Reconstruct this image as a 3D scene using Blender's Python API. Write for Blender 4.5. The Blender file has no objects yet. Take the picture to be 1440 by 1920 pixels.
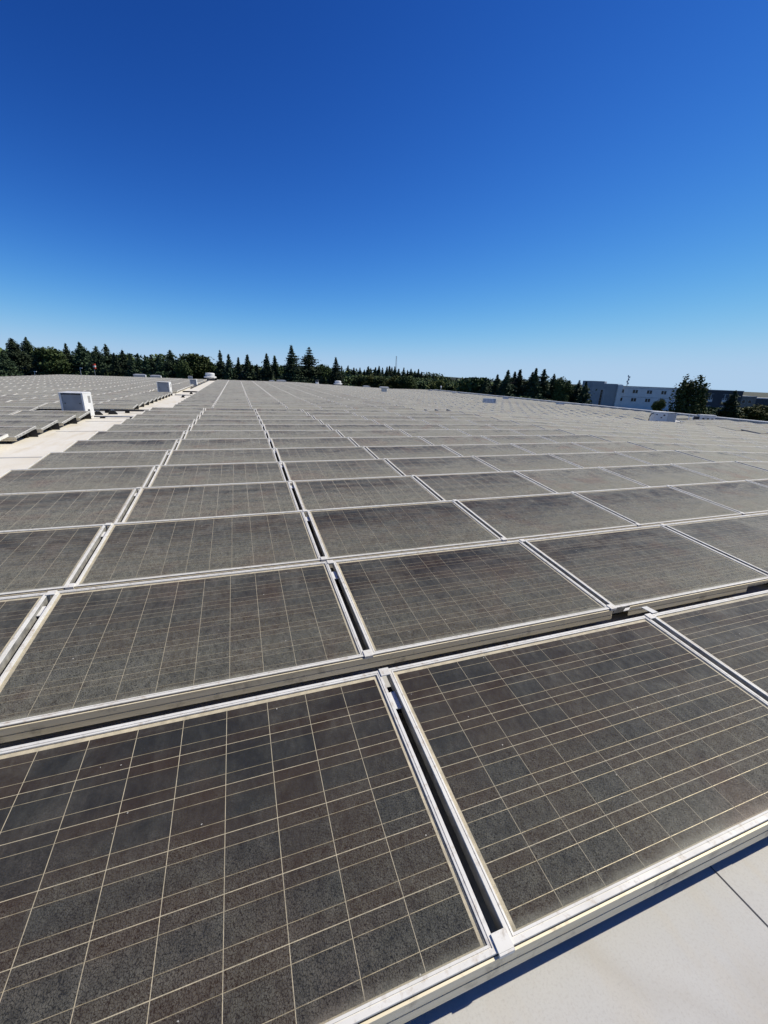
import bpy, math, random
import numpy as np
from mathutils import Matrix, Vector
R = math.radians
scene = bpy.context.scene
# ------------------------------------------------------------------ camera
FPX, PITCH, ROLL, YAW = 756.5, 0.3242, 0.0403, -0.3463
CAM = np.array([-0.558, -0.478, 1.404])
cy_, sy_, cp_, sp_ = math.cos(YAW), math.sin(YAW), math.cos(PITCH), math.sin(PITCH)
_r = np.array([cy_, sy_, 0.]); FWD = np.array([-sy_*cp_, cy_*cp_, -sp_]); _u = np.cross(_r, FWD)
RIGHT = math.cos(ROLL)*_r + math.sin(ROLL)*_u
UP = -math.sin(ROLL)*_r + math.cos(ROLL)*_u
cam_d = bpy.data.cameras.new('camera')
cam_d.sensor_fit = 'HORIZONTAL'; cam_d.sensor_width = 36.0
cam_d.lens = FPX/1440*36.0
cam_d.clip_start = 0.05; cam_d.clip_end = 9000
cam = bpy.data.objects.new('camera', cam_d); scene.collection.objects.link(cam)
m = Matrix.Identity(4)
for i in range(3):
    m[i][0] = RIGHT[i]; m[i][1] = UP[i]; m[i][2] = -FWD[i]; m[i][3] = CAM[i]
cam.matrix_world = m
scene.camera = cam
# ------------------------------------------------------------------ sky, sun, exposure
sun_dir = Vector((0.88, 0.04, 1.0)).normalized()          # towards the sun: from the right, high
sun_el = math.asin(sun_dir.z); sun_az = math.atan2(sun_dir.x, sun_dir.y)
world = bpy.data.worlds.new('World'); scene.world = world; world.use_nodes = True
wn = world.node_tree; wn.nodes.clear()
sky = wn.nodes.new('ShaderNodeTexSky'); sky.sky_type = 'NISHITA'; sky.sun_disc = False
sky.sun_elevation = sun_el; sky.sun_rotation = sun_az
sky.altitude = 0; sky.air_density = 0.6; sky.dust_density = 0.0; sky.ozone_density = 6.0
bg = wn.nodes.new('ShaderNodeBackground'); bg.inputs['Strength'].default_value = 0.1
wo = wn.nodes.new('ShaderNodeOutputWorld')
sp_c = wn.nodes.new('ShaderNodeSeparateColor'); cb_c = wn.nodes.new('ShaderNodeCombineColor'); wn.links.new(sky.outputs[0], sp_c.inputs[0])
for i, (pw_, gn_, mx_) in enumerate(((2.3, 8.2, .43), (1.95, 5.3, .61), (1.9, 5.9, .82))):      # the deep, contrasty blue of the phone camera
    q_ = sp_c.outputs[i]
    for op_, v_ in (('MULTIPLY', .1), ('POWER', pw_), ('MULTIPLY', -gn_/mx_), ('EXPONENT', 0), ('MULTIPLY', -mx_), ('ADD', mx_), ('MULTIPLY', 10.0)):
        m_ = wn.nodes.new('ShaderNodeMath'); m_.operation = op_; wn.links.new(q_, m_.inputs[0]); m_.inputs[1].default_value = v_; q_ = m_.outputs[0]
    wn.links.new(q_, cb_c.inputs[i])
wn.links.new(cb_c.outputs[0], bg.inputs[0]); wn.links.new(bg.outputs[0], wo.inputs[0])
sd = bpy.data.lights.new('sun', 'SUN'); sd.energy = 4.7; sd.angle = R(0.53); sd.color = (1.0, 0.935, 0.80)
sun = bpy.data.objects.new('sun', sd); scene.collection.objects.link(sun)
sun.rotation_euler = (-sun_dir).to_track_quat('-Z', 'Y').to_euler()
sun.location = (20, 0, 30)
vs = scene.view_settings
vs.view_transform = 'Standard'; vs.look = 'None'; vs.exposure = 0.0; vs.gamma = 1.0; vs.use_curve_mapping = False
scene.cycles.max_bounces = 6; scene.cycles.transparent_max_bounces = 12
scene.cycles.diffuse_bounces = 4; scene.cycles.caustics_reflective = False; scene.cycles.caustics_refractive = False

# ------------------------------------------------------------------ node helpers
class NT:
    def __init__(s, name):
        s.mat = bpy.data.materials.new(name); s.mat.use_nodes = True
        s.t = s.mat.node_tree; s.t.nodes.clear()
        s.out = s.t.nodes.new('ShaderNodeOutputMaterial')
    def n(s, typ, **kw):
        nd = s.t.nodes.new('ShaderNode'+typ)
        for k, v in kw.items(): setattr(nd, k, v)
        return nd
    def put(s, sock, v):
        if isinstance(v, bpy.types.NodeSocket): s.t.links.new(v, sock)
        elif v is not None:
            if hasattr(sock.default_value, '__len__') and not hasattr(v, '__len__'): v = (v, v, v)
            if hasattr(sock.default_value, '__len__') and len(sock.default_value) == 4 and len(v) == 3: v = (*v, 1.0)
            sock.default_value = v
    def math(s, op, a, b=None, c=None, clamp=False):
        nd = s.n('Math', operation=op); nd.use_clamp = clamp
        s.put(nd.inputs[0], a); s.put(nd.inputs[1], b)
        if c is not None: s.put(nd.inputs[2], c)
        return nd.outputs[0]
    def mix(s, f, a, b):
        nd = s.n('Mix', data_type='RGBA'); s.put(nd.inputs[0], f); s.put(nd.inputs[6], a); s.put(nd.inputs[7], b)
        return nd.outputs[2]
    def noise(s, vec, scale, detail=3, rough=0.55, dist=0.0):
        nd = s.n('TexNoise'); s.put(nd.inputs['Vector'], vec)
        nd.inputs['Scale'].default_value = scale; nd.inputs['Detail'].default_value = detail
        nd.inputs['Roughness'].default_value = rough; nd.inputs['Distortion'].default_value = dist
        return nd
    def ramp(s, v, a, b, lo=0.0, hi=1.0, smooth=False):
        nd = s.n('MapRange'); nd.interpolation_type = 'SMOOTHSTEP' if smooth else 'LINEAR'
        s.put(nd.inputs[0], v); s.put(nd.inputs[1], a); s.put(nd.inputs[2], b); s.put(nd.inputs[3], lo); s.put(nd.inputs[4], hi)
        return nd.outputs[0]
    def pos(s): return s.n('NewGeometry').outputs['Position']
    def scale(s, vec, sc):
        nd = s.n('VectorMath', operation='MULTIPLY'); s.put(nd.inputs[0], vec); nd.inputs[1].default_value = sc
        return nd.outputs[0]
    def rnd(s): return s.n('ObjectInfo').outputs['Random']
    def bump(s, h, strength=0.3, dist=0.01):
        nd = s.n('Bump'); nd.inputs['Strength'].default_value = strength; nd.inputs['Distance'].default_value = dist
        s.put(nd.inputs['Height'], h); return nd.outputs[0]
    def bsdf(s, col, rough=0.6, metal=0.0, spec=0.5, normal=None):
        nd = s.n('BsdfPrincipled'); s.put(nd.inputs['Base Color'], col); s.put(nd.inputs['Roughness'], rough)
        nd.inputs['Metallic'].default_value = metal; nd.inputs['Specular IOR Level'].default_value = spec
        if normal is not None: s.put(nd.inputs['Normal'], normal)
        return nd.outputs[0]
    def done(s, sh):
        s.t.links.new(sh, s.out.inputs[0]); return s.mat

def simple(name, col, rough=0.6, metal=0.0, var=0.12, scale=6.0, spec=0.4):
    t = NT(name); p = t.pos()
    nz = t.noise(p, scale, 4).outputs[0]
    dark = tuple(c*(1-var*1.6) for c in col); lite = tuple(min(1, c*(1+var)) for c in col)
    c = t.mix(t.ramp(nz, .3, .7), dark, lite)
    return t.done(t.bsdf(c, rough, metal, spec))

M = {}
# aluminium frame, sun-bleached with brown run-off stains
t = NT('aluminium'); p = t.pos()
n1 = t.noise(p, 5, 5).outputs[0]; n2 = t.noise(t.scale(p, (40, 40, 40)), 1.0, 3).outputs[0]
n3 = t.noise(p, 28, 4, .7).outputs[0]
c = t.mix(t.ramp(n1, .35, .7), (.79, .775, .715), (.66, .64, .58))
c = t.mix(t.math('MULTIPLY', t.ramp(n3, .54, .72), .6), c, (.40, .30, .19))
c = t.mix(t.math('MULTIPLY', t.ramp(n2, .62, .7), .35), c, (.30, .27, .22))
M['alu'] = t.done(t.bsdf(c, t.ramp(n1, .3, .7, .45, .65), 0, .3))
M['frame_side_shade'] = simple('frame_side_shade', (.33, .325, .30), .6, 0, .3, 18)  # side faces coloured darker to stand in for shade between the panels
# dirty wind fascia
t = NT('fascia_metal'); p = t.pos()
st = t.noise(t.scale(p, (2.5, 30, 45)), 1.0, 4, .6).outputs[0]; bl = t.noise(p, 9, 5, .65).outputs[0]
c = t.mix(t.ramp(st, .3, .7), (.74, .65, .44), (.86, .78, .59))
c = t.mix(t.math('MULTIPLY', t.ramp(bl, .55, .75), .75), c, (.17, .14, .10))
M['fascia'] = t.done(t.bsdf(c, .55, .15, .4))
# back sheet, cream
M['backsheet'] = simple('backsheet', (.66, .585, .42), .6, 0, .15, 30)
# silicon cell
t = NT('silicon_cell'); p = t.pos(); rn = t.rnd()
n1 = t.noise(p, 7, 3).outputs[0]; n2 = t.noise(p, 220, 2).outputs[0]
gen = t.n('TexCoord').outputs['Generated']; sg = t.n('SeparateXYZ'); t.put(sg.inputs[0], gen)
midm = t.ramp(t.math('ABSOLUTE', t.math('SUBTRACT', sg.outputs[1], .5)), .18, .30, .30, 0.0)
k = t.ramp(t.math('ADD', midm, t.math('ADD', t.math('MULTIPLY', rn, .6), t.math('MULTIPLY', n1, .5))), .42, .95)
c = t.mix(k, (.032, .019, .015), (.014, .017, .021))
c = t.mix(t.math('MULTIPLY', n2, .3), c, (.04, .034, .032))
M['cell'] = t.done(t.bsdf(c, .75, 0, .08))
t = NT('busbar'); p = t.pos()
M['busbar'] = t.done(t.bsdf(t.mix(t.ramp(t.noise(p, 25, 3).outputs[0], .35, .65), (.34, .28, .16), (.58, .50, .33)), .45, .2))

def cell_pattern(t):
    """colour of the cell sheet of a panel too far off to have its cells one by one; uv is in metres"""
    uv = t.n('UVMap').outputs[0]; sep = t.n('SeparateXYZ'); t.put(sep.inputs[0], uv)
    u = t.math('DIVIDE', t.math('SUBTRACT', sep.outputs[0], .036), .159)
    v = t.math('DIVIDE', t.math('SUBTRACT', sep.outputs[1], .026), .155)
    fu = t.math('ABSOLUTE', t.math('SUBTRACT', t.math('FRACT', u), .5))
    fv = t.math('ABSOLUTE', t.math('SUBTRACT', t.math('FRACT', v), .5))
    gap = t.math('MAXIMUM', t.math('GREATER_THAN', fu, .490), t.math('GREATER_THAN', fv, .491))
    for q_, lim in ((u, 10.0), (v, 6.0)):
        gap = t.math('MAXIMUM', gap, t.math('MAXIMUM', t.math('LESS_THAN', q_, 0.0), t.math('GREATER_THAN', q_, lim)))
    bus = t.math('LESS_THAN', t.math('ABSOLUTE', t.math('SUBTRACT', fv, .25)), .007)
    cid = t.n('CombineXYZ'); t.put(cid.inputs[0], t.math('FLOOR', u)); t.put(cid.inputs[1], t.math('FLOOR', v)); t.put(cid.inputs[2], t.math('MULTIPLY', t.rnd(), 97))
    wnz = t.n('TexWhiteNoise'); wnz.noise_dimensions = '3D'; t.put(wnz.inputs['Vector'], cid.outputs[0])
    n1 = t.noise(t.pos(), 7, 3).outputs[0]
    k = t.ramp(t.math('ADD', t.ramp(fv, .18, .30, .30, 0.0), t.math('ADD', t.math('MULTIPLY', wnz.outputs[0], .6), t.math('MULTIPLY', n1, .5))), .42, .95)
    c = t.mix(k, (.032, .019, .015), (.014, .017, .021))
    c = t.mix(bus, c, (.36, .31, .22))
    return t.mix(gap, c, (.60, .54, .42))

def dust_layer(t):
    """returns coverage of the dust on the glass (thicker path at a grazing view) and its colour"""
    p = t.pos()
    geo = t.n('NewGeometry'); dot = t.n('VectorMath', operation='DOT_PRODUCT')
    t.put(dot.inputs[0], geo.outputs['Incoming']); t.put(dot.inputs[1], geo.outputs['True Normal'])
    cs = t.math('MAXIMUM', t.math('ABSOLUTE', dot.outputs['Value']), .04)
    uv = t.n('UVMap').outputs[0]; sep = t.n('SeparateXYZ'); t.put(sep.inputs[0], uv)
    v = sep.outputs[1]
    big = t.noise(t.scale(p, (1.0, 1.7, 1)), 1.7, 5, .62, 1.3).outputs[0]
    mid = t.noise(p, 9, 4, .6).outputs[0]
    streak = t.noise(t.scale(p, (16, 1.6, 1)), 1.0, 4, .6, .3).outputs[0]
    warp = t.noise(p, 60, 2); wv = t.n('VectorMath', operation='MULTIPLY_ADD')
    t.put(wv.inputs[0], warp.outputs['Color']); wv.inputs[1].default_value = (.02, .02, .02); t.put(wv.inputs[2], p)
    vor = t.n('TexVoronoi'); vor.feature = 'DISTANCE_TO_EDGE'; vor.inputs['Scale'].default_value = 165
    t.put(vor.inputs['Vector'], t.scale(wv.outputs[0], (1.25, .8, 1)))
    crack = t.ramp(vor.outputs['Distance'], .0, .15, .05, 1.2, True)
    fine = t.noise(p, 190, 3, .7).outputs[0]
    front = t.ramp(t.math('ADD', v, t.math('MULTIPLY', mid, .5)), .35, 1.05, 1.0, 0.0, True)     # silt gathers towards the low edge
    crack = t.math('ADD', t.math('MULTIPLY', t.math('SUBTRACT', crack, 1.0), t.ramp(t.math('ADD', front, t.math('MULTIPLY', big, .8)), .40, .95)), 1.0)
    rim = t.math('ADD', t.ramp(t.math('ADD', v, t.math('MULTIPLY', mid, .05)), .045, .075, 1.0, 0.0, True), 0)
    tau = t.math('ADD', .014, t.math('MULTIPLY', t.ramp(big, .40, .68), .075))
    tau = t.math('ADD', tau, t.math('MULTIPLY', front, .16))
    tau = t.math('ADD', tau, t.math('MULTIPLY', t.ramp(streak, .48, .75), .035))
    tau = t.math('ADD', tau, t.math('MULTIPLY', t.rnd(), .045))
    tau = t.math('MULTIPLY', tau, crack)
    tau = t.math('MULTIPLY', tau, t.math('MULTIPLY', t.ramp(fine, .25, .75, .65, 1.35), t.ramp(t.noise(t.scale(p, (1, .6, 1)), 38, 4, .7).outputs[0], .3, .7, .55, 1.45)))
    tau = t.math('ADD', tau, t.math('MULTIPLY', rim, .38))
    sp = t.n('TexVoronoi'); sp.inputs['Scale'].default_value = 17; t.put(sp.inputs['Vector'], p)
    speck = t.math('MULTIPLY', t.math('LESS_THAN', sp.outputs['Distance'], .045), t.math('GREATER_THAN', mid, .56))
    tau = t.math('ADD', tau, t.math('MULTIPLY', speck, 1.2))
    cover = t.math('SUBTRACT', 1.0, t.math('EXPONENT', t.math('MULTIPLY', t.math('DIVIDE', tau, t.math('POWER', cs, 1.68)), -.80)))
    col = t.mix(t.ramp(mid, .35, .65), (.335, .328, .275), (.385, .378, .325))
    col = t.mix(t.math('MULTIPLY', front, .45), col, (.365, .355, .275))
    col = t.mix(t.ramp(t.noise(p, 1.6, 3, .6, .8).outputs[0], .54, .70, 0, .55), col, (.33, .255, .21))
    col = t.mix(speck, col, (.6, .58, .52))
    return cover, col, cs

t = NT('dusty_glass')
cover, col, cs = dust_layer(t)
tr = t.n('BsdfTransparent'); df = t.n('BsdfDiffuse'); t.put(df.inputs[0], col)
m1 = t.n('MixShader'); t.put(m1.inputs[0], cover); t.t.links.new(tr.outputs[0], m1.inputs[1]); t.t.links.new(df.outputs[0], m1.inputs[2])
gl = t.n('BsdfGlossy'); gl.inputs['Roughness'].default_value = .14
fr = t.n('Fresnel'); fr.inputs[0].default_value = 1.45
m2 = t.n('MixShader'); t.put(m2.inputs[0], t.math('MULTIPLY', fr.outputs[0], t.math('SUBTRACT', .26, t.math('MULTIPLY', cover, .24))))
t.t.links.new(m1.outputs[0], m2.inputs[1]); t.t.links.new(gl.outputs[0], m2.inputs[2])
M['glass'] = t.done(m2.outputs[0])
t = NT('cell_sheet')
M['cell_sheet'] = t.done(t.bsdf(cell_pattern(t), .75, 0, .08))
t = NT('dusty_panel_far')
cover, col, cs = dust_layer(t)
c = t.mix(cover, cell_pattern(t), col)
d1 = t.n('BsdfDiffuse'); t.put(d1.inputs[0], c)
gl = t.n('BsdfGlossy'); gl.inputs['Roughness'].default_value = .14
fr = t.n('Fresnel'); fr.inputs[0].default_value = 1.45
m2 = t.n('MixShader'); t.put(m2.inputs[0], t.math('MULTIPLY', fr.outputs[0], t.math('SUBTRACT', .26, t.math('MULTIPLY', cover, .24))))
t.t.links.new(d1.outputs[0], m2.inputs[1]); t.t.links.new(gl.outputs[0], m2.inputs[2])
M['panel_far'] = t.done(m2.outputs[0])
# roof membrane
t = NT('roof_membrane'); p = t.pos()
g1 = t.noise(p, 150, 4, .75).outputs[0]; g2 = t.noise(p, 1.3, 5, .6).outputs[0]; g3 = t.noise(t.scale(p, (5, 1.2, 1)), 1.0, 5, .65).outputs[0]; g4 = t.noise(p, 30, 4, .7).outputs[0]
c = t.mix(t.ramp(g2, .35, .68), (.48, .48, .46), (.54, .53, .495))
c = t.mix(t.math('MULTIPLY', t.ramp(g3, .52, .75), .5), c, (.52, .47, .38))
c = t.mix(t.math('MULTIPLY', t.ramp(g4, .55, .8), .35), c, (.45, .42, .37))
c = t.mix(t.math('MULTIPLY', t.ramp(g1, .5, .72), .5), c, (.36, .34, .31))
ps = t.noise(p, .8, 3, .5, .6).outputs[0]
c = t.mix(t.math('MULTIPLY', t.ramp(t.math('ABSOLUTE', t.math('SUBTRACT', ps, .52)), 0, .035, 1, 0), .22), c, (.36, .33, .28))
M['membrane'] = t.done(t.bsdf(c, .75, 0, .3, t.bump(g1, .25, .002)))
M['wall_paint'] = simple('wall_paint', (.5, .49, .46), .8)
M['rubber'] = simple('black_rubber', (.02, .02, .02), .8)
M['seam'] = simple('seam_sealant', (.10, .10, .10), .7)
M['white_paint'] = simple('white_paint', (.74, .74, .72), .45, 0, .08, 3)
M['grey_paint'] = simple('grey_paint', (.30, .31, .32), .4, 0, .1, 3)
M['light_grey'] = simple('light_grey', (.58, .58, .57), .5, 0, .1, 3)
M['dark_paint'] = simple('dark_paint', (.03, .03, .035), .5)
M['galv'] = simple('galvanised', (.48, .49, .49), .45, .4, .15, 9)
M['ground'] = simple('ground', (.07, .075, .045), .95, 0, .4, .05)
M['stucco_grey'] = simple('stucco_grey', (.33, .345, .35), .9, 0, .06, .6)
M['stucco_light'] = simple('stucco_light', (.74, .73, .70), .9, 0, .06, .6)
M['stucco_navy'] = simple('stucco_navy', (.06, .066, .075), .85, 0, .1, .6)
M['stucco_tan'] = simple('stucco_tan', (.22, .20, .17), .85, 0, .1, .6)
M['window'] = simple('window_glass', (.015, .02, .03), .12, 0, .2, 1, .6)
M['trim'] = simple('trim', (.62, .62, .6), .7)
M['bark'] = simple('bark', (.06, .045, .032), .95, 0, .3, 8)
M['red'] = simple('red_cloth', (.55, .06, .03), .8)

def leafmat(name, a, b):
    t = NT(name); p = t.pos()
    n1 = t.noise(p, .55, 3, .6).outputs[0]; n2 = t.noise(p, 3.5, 2).outputs[0]
    k = t.math('ADD', t.math('MULTIPLY', t.ramp(n1, .35, .65), .6), t.math('MULTIPLY', n2, .4))
    c = t.mix(k, a, b)
    hs = t.n('HueSaturation'); t.put(hs.inputs['Color'], c)
    t.put(hs.inputs['Value'], t.ramp(t.rnd(), 0, 1, .7, 1.3)); t.put(hs.inputs['Hue'], t.ramp(t.rnd(), 0, 1, .485, .515))
    return t.done(t.bsdf(hs.outputs[0], .75, 0, .15))
M['needles'] = leafmat('needles', (.026, .046, .028), (.070, .10, .050))
M['leaves'] = leafmat('leaves', (.034, .060, .022), (.10, .13, .046))
M['olive'] = leafmat('olive_leaves', (.055, .075, .020), (.13, .135, .04))

# ------------------------------------------------------------------ mesh helpers
C = scene.collection
class MB:
    def __init__(s): s.v = []; s.f = []; s.m = []
    def quad(s, a, b, c, d, mi=0):
        k = len(s.v); s.v += [tuple(a), tuple(b), tuple(c), tuple(d)]; s.f.append((k, k+1, k+2, k+3)); s.m.append(mi)
    def box(s, x0, x1, y0, y1, z0, z1, mi=0, xf=None):
        P = [(x0, y0, z0), (x1, y0, z0), (x1, y1, z0), (x0, y1, z0), (x0, y0, z1), (x1, y0, z1), (x1, y1, z1), (x0, y1, z1)]
        if xf: P = [xf(q) for q in P]
        k = len(s.v); s.v += P
        for f in ((0, 3, 2, 1), (4, 5, 6, 7), (0, 1, 5, 4), (1, 2, 6, 5), (2, 3, 7, 6), (3, 0, 4, 7)):
            s.f.append(tuple(k+i for i in f)); s.m.append(mi)
    def rings(s, rings, mi=0, cap0=False, cap1=False):
        k0 = len(s.v); n = len(rings[0])
        for r in rings: s.v += [tuple(q) for q in r]
        for i in range(len(rings)-1):
            for j in range(n):
                a = k0+i*n+j; b = k0+i*n+(j+1) % n
                s.f.append((a, b, b+n, a+n)); s.m.append(mi if not isinstance(mi, (list, tuple)) else mi[i])
        if cap0: s.f.append(tuple(k0+j for j in reversed(range(n)))); s.m.append(mi if not isinstance(mi, (list, tuple)) else mi[0])
        if cap1: s.f.append(tuple(k0+(len(rings)-1)*n+j for j in range(n))); s.m.append(mi if not isinstance(mi, (list, tuple)) else mi[-1])
    def lathe(s, prof, n=20, cx=0, cy=0, mi=0):
        s.rings([[(cx+r*math.cos(2*math.pi*j/n), cy+r*math.sin(2*math.pi*j/n), z) for j in range(n)] for r, z in prof], mi, True, True)
    def tube(s, pts, r, n=8, mi=0):
        pts = [Vector(q) for q in pts]; rs = r if isinstance(r, (list, tuple)) else [r]*len(pts); rings = []
        for i, q in enumerate(pts):
            d = (pts[min(i+1, len(pts)-1)]-pts[max(i-1, 0)]).normalized()
            a = d.cross(Vector((0, 0, 1)) if abs(d.z) < .9 else Vector((1, 0, 0))).normalized(); b = d.cross(a)
            rings.append([q+rs[i]*(math.cos(2*math.pi*j/n)*a+math.sin(2*math.pi*j/n)*b) for j in range(n)])
        s.rings(rings, mi, True, True)
    def mesh(s, name, mats, smooth=False):
        me = bpy.data.meshes.new(name); me.from_pydata(s.v, [], s.f)
        for mt in (mats if isinstance(mats, (list, tuple)) else [mats]): me.materials.append(mt)
        me.polygons.foreach_set('material_index', s.m)
        if smooth: me.polygons.foreach_set('use_smooth', [True]*len(me.polygons))
        me.update(); return me
def ob(name, me, parent=None, loc=None, rot=None):
    o = bpy.data.objects.new(name, me); C.objects.link(o)
    if parent: o.parent = parent
    if loc is not None: o.location = loc
    if rot is not None: o.rotation_euler = rot
    return o
def tag(o, label=None, cat=None, group=None, kind=None):
    if label: o['label'] = label
    if cat: o['category'] = cat
    if group: o['group'] = group
    if kind: o['kind'] = kind
    return o
def thing(name, loc, rz, label, cat, group=None):
    return tag(ob(name, None, None, loc, (0, 0, rz)), label, cat, group)
_ONES = ['', 'first', 'second', 'third', 'fourth', 'fifth', 'sixth', 'seventh', 'eighth', 'ninth', 'tenth', 'eleventh', 'twelfth', 'thirteenth', 'fourteenth', 'fifteenth', 'sixteenth', 'seventeenth', 'eighteenth', 'nineteenth']
_TENS = {2: 'twenty', 3: 'thirty', 4: 'forty', 5: 'fifty'}
_TENTH = {2: 'twentieth', 3: 'thirtieth', 4: 'fortieth', 5: 'fiftieth'}
def ordn(n):
    if n < 20: return _ONES[n]
    return _TENTH[n//10] if n % 10 == 0 else _TENS[n//10]+'-'+_ONES[n % 10]
def project(P):
    d = np.asarray(P, float)-CAM; z = d@FWD
    return 720+FPX*(d@RIGHT)/z, 960-FPX*(d@UP)/z, z

# ------------------------------------------------------------------ roof
def g_roof(y): return float(np.interp(y, [-20, 16.2, 19.6, 30, 70, 90], [0, 0, -.30, -.30, -.14, -.14]))
def roof_z(x, y):
    w = float(np.interp(x, [12, 28], [1, 0]))
    return -.14+g_roof(y)*w-.042*min(max(x-8.55, 0), 16.5)
XS = sorted(set([-24.0, 8.55, 25.05, 12.0, 28.0, 34.2]+[float(v) for v in np.arange(-23, 34, 1.5)]))
YS = sorted(set([-14.0, 16.2, 19.6, 30.0, 70.0, 72.5]+[float(v) for v in np.arange(-13, 72, 1.5)]))
rb = MB()
rb.v = [(x, y, roof_z(x, y)) for y in YS for x in XS]; nx = len(XS)
for j in range(len(YS)-1):
    for i in range(nx-1):
        rb.f.append((j*nx+i, j*nx+i+1, (j+1)*nx+i+1, (j+1)*nx+i)); rb.m.append(0)
edge = [(x, YS[0]) for x in XS]+[(XS[-1], y) for y in YS[1:]]+[(x, YS[-1]) for x in reversed(XS[:-1])]+[(XS[0], y) for y in reversed(YS[1:-1])]
for k in range(len(edge)):
    a, b = edge[k], edge[(k+1) % len(edge)]
    rb.quad((*a, -8.0), (*b, -8.0), (*b, roof_z(*b)), (*a, roof_z(*a)), 1)
roof = tag(ob('roof', rb.mesh('roof', [M['membrane'], M['wall_paint']])), kind='structure')
# ground to the horizon
gb = MB(); rr = [0, 60, 150, 400, 1200, 6000]
gb.rings([[(r*math.cos(2*math.pi*j/48), 40+r*math.sin(2*math.pi*j/48), -8.0) for j in range(48)] for r in [0.01]+rr[1:]], 0, True)
gb.f = [tuple(reversed(f)) for f in gb.f]
ground = ob('ground', gb.mesh('ground', M['ground'])); tag(ground, kind='structure')
# brighter strip along the aisle, paler than the roof membrane
t = NT('walkway_pale'); p = t.pos()
g2 = t.noise(p, 1.1, 5, .6).outputs[0]; g3 = t.noise(t.scale(p, (3.5, .7, 1)), 1.0, 5, .65).outputs[0]; g1 = t.noise(p, 40, 4, .75).outputs[0]
c = t.mix(t.ramp(g2, .35, .68), (.80, .77, .68), (.74, .69, .57))
c = t.mix(t.math('MULTIPLY', t.ramp(g3, .50, .72), .6), c, (.62, .52, .34))
c = t.mix(t.math('MULTIPLY', t.ramp(g1, .55, .75), .3), c, (.45, .41, .34))
M['aisle_pale'] = t.done(t.bsdf(c, .7, 0, .3))
wb = MB()
for a_y, b_y in zip(YS[:-1], YS[1:]):
    wb.quad((-5.15, a_y, roof_z(-5, a_y)+.004), (-3.30, a_y, roof_z(-5, a_y)+.004), (-3.30, b_y, roof_z(-5, b_y)+.004), (-5.15, b_y, roof_z(-5, b_y)+.004))
tag(ob('path', wb.mesh('path', M['aisle_pale'])), kind='structure')
# welded membrane laps
def lap(x0, x1, y0, y1):
    b = MB(); z0 = max(roof_z(x0, y0), roof_z(x1, y1))
    z0 += .004 if x1 < -3 else 0
    b.box(x0, x1, y0, y1, z0-.01, z0+.003, 0)
    if x1-x0 < y1-y0: b.box(x0-.0035, x0, y0, y1, z0-.01, z0+.0012, 1)
    else: b.box(x0, x1, y0-.006, y0, z0-.01, z0+.0012, 1)
    return ob('membrane_lap', b.mesh('membrane_lap', [M['membrane'], M['seam']]), roof)
lap(.855, .93, -8, 1.6)
for yy in (7.9, 11.2, 13.3, 14.9): lap(-4.70, -3.42, yy, yy+.07)
# right-hand parapet along the roof edge and low kerb at the back
pw = thing('parapet_wall', (33.9, 29.0, -.83), 0, 'long low parapet with pale coping along the right roof edge', 'parapet')
b = MB(); b.box(-.12, .12, -43, 43, -.02, .22); ob('wall', b.mesh('wall', M['wall_paint']), pw)
b = MB(); b.box(-.42, -.30, -43, 43, .02, .10); ob('base_pipe', b.mesh('base_pipe', M['galv']), pw)
cm = MB(); cm.box(-.2, .2, -1.48, 1.48, .222, .28); cme = cm.mesh('coping', M['white_paint'])
for k in range(28): ob('coping', cme, pw, (0, -41.2+k*3.0, random.Random(k).uniform(-.01, .01)))

# ------------------------------------------------------------------ solar panels
PW, PD, TILT, ROWP, COLW = 1.662, .994, R(5.34), 1.2172, 1.70
ct, stt = math.cos(TILT), math.sin(TILT)
FH = .14                                               # roof to top of the low front edge
def pl(u, v, w): return (u, v*ct-w*stt, FH+v*stt+w*ct)  # panel plane -> panel local coordinates
def ring(ins, w): return [pl(ins, ins, w), pl(PW-ins, ins, w), pl(PW-ins, PD-ins, w), pl(ins, PD-ins, w)]
b = MB()
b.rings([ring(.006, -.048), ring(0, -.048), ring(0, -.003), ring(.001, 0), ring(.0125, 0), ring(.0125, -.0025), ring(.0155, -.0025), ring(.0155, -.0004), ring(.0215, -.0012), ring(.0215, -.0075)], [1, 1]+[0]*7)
frame_me = b.mesh('frame', [M['alu'], M['frame_side_shade']])
def sheet(name, ins, w, mat, thick=0):
    q = [pl(ins, ins, w), pl(PW-ins, ins, w), pl(PW-ins, PD-ins, w), pl(ins, PD-ins, w)]
    v = list(q); f = [(0, 1, 2, 3)]
    if thick:
        v += [pl(ins, ins, w-thick), pl(PW-ins, ins, w-thick), pl(PW-ins, PD-ins, w-thick), pl(ins, PD-ins, w-thick)]
        f += [(7, 6, 5, 4), (0, 4, 5, 1), (1, 5, 6, 2), (2, 6, 7, 3), (3, 7, 4, 0)]
    me = bpy.data.meshes.new(name); me.from_pydata(v, [], f); me.materials.append(mat)
    uvl = me.uv_layers.new(name='UVMap')
    co = [(ins, ins), (PW-ins, ins), (PW-ins, PD-ins), (ins, PD-ins)]*2
    for lp in me.loops: uvl.data[lp.index].uv = co[lp.vertex_index]
    me.update(); return me
backsheet_me = sheet('backsheet', .012, -.0090, M['backsheet'], .004)
cellsheet_me = sheet('cell_sheet', .012, -.0075, M['cell_sheet'], .004)
glass_me = sheet('glass_pane', .0195, -.0045, M['glass'])
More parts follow.
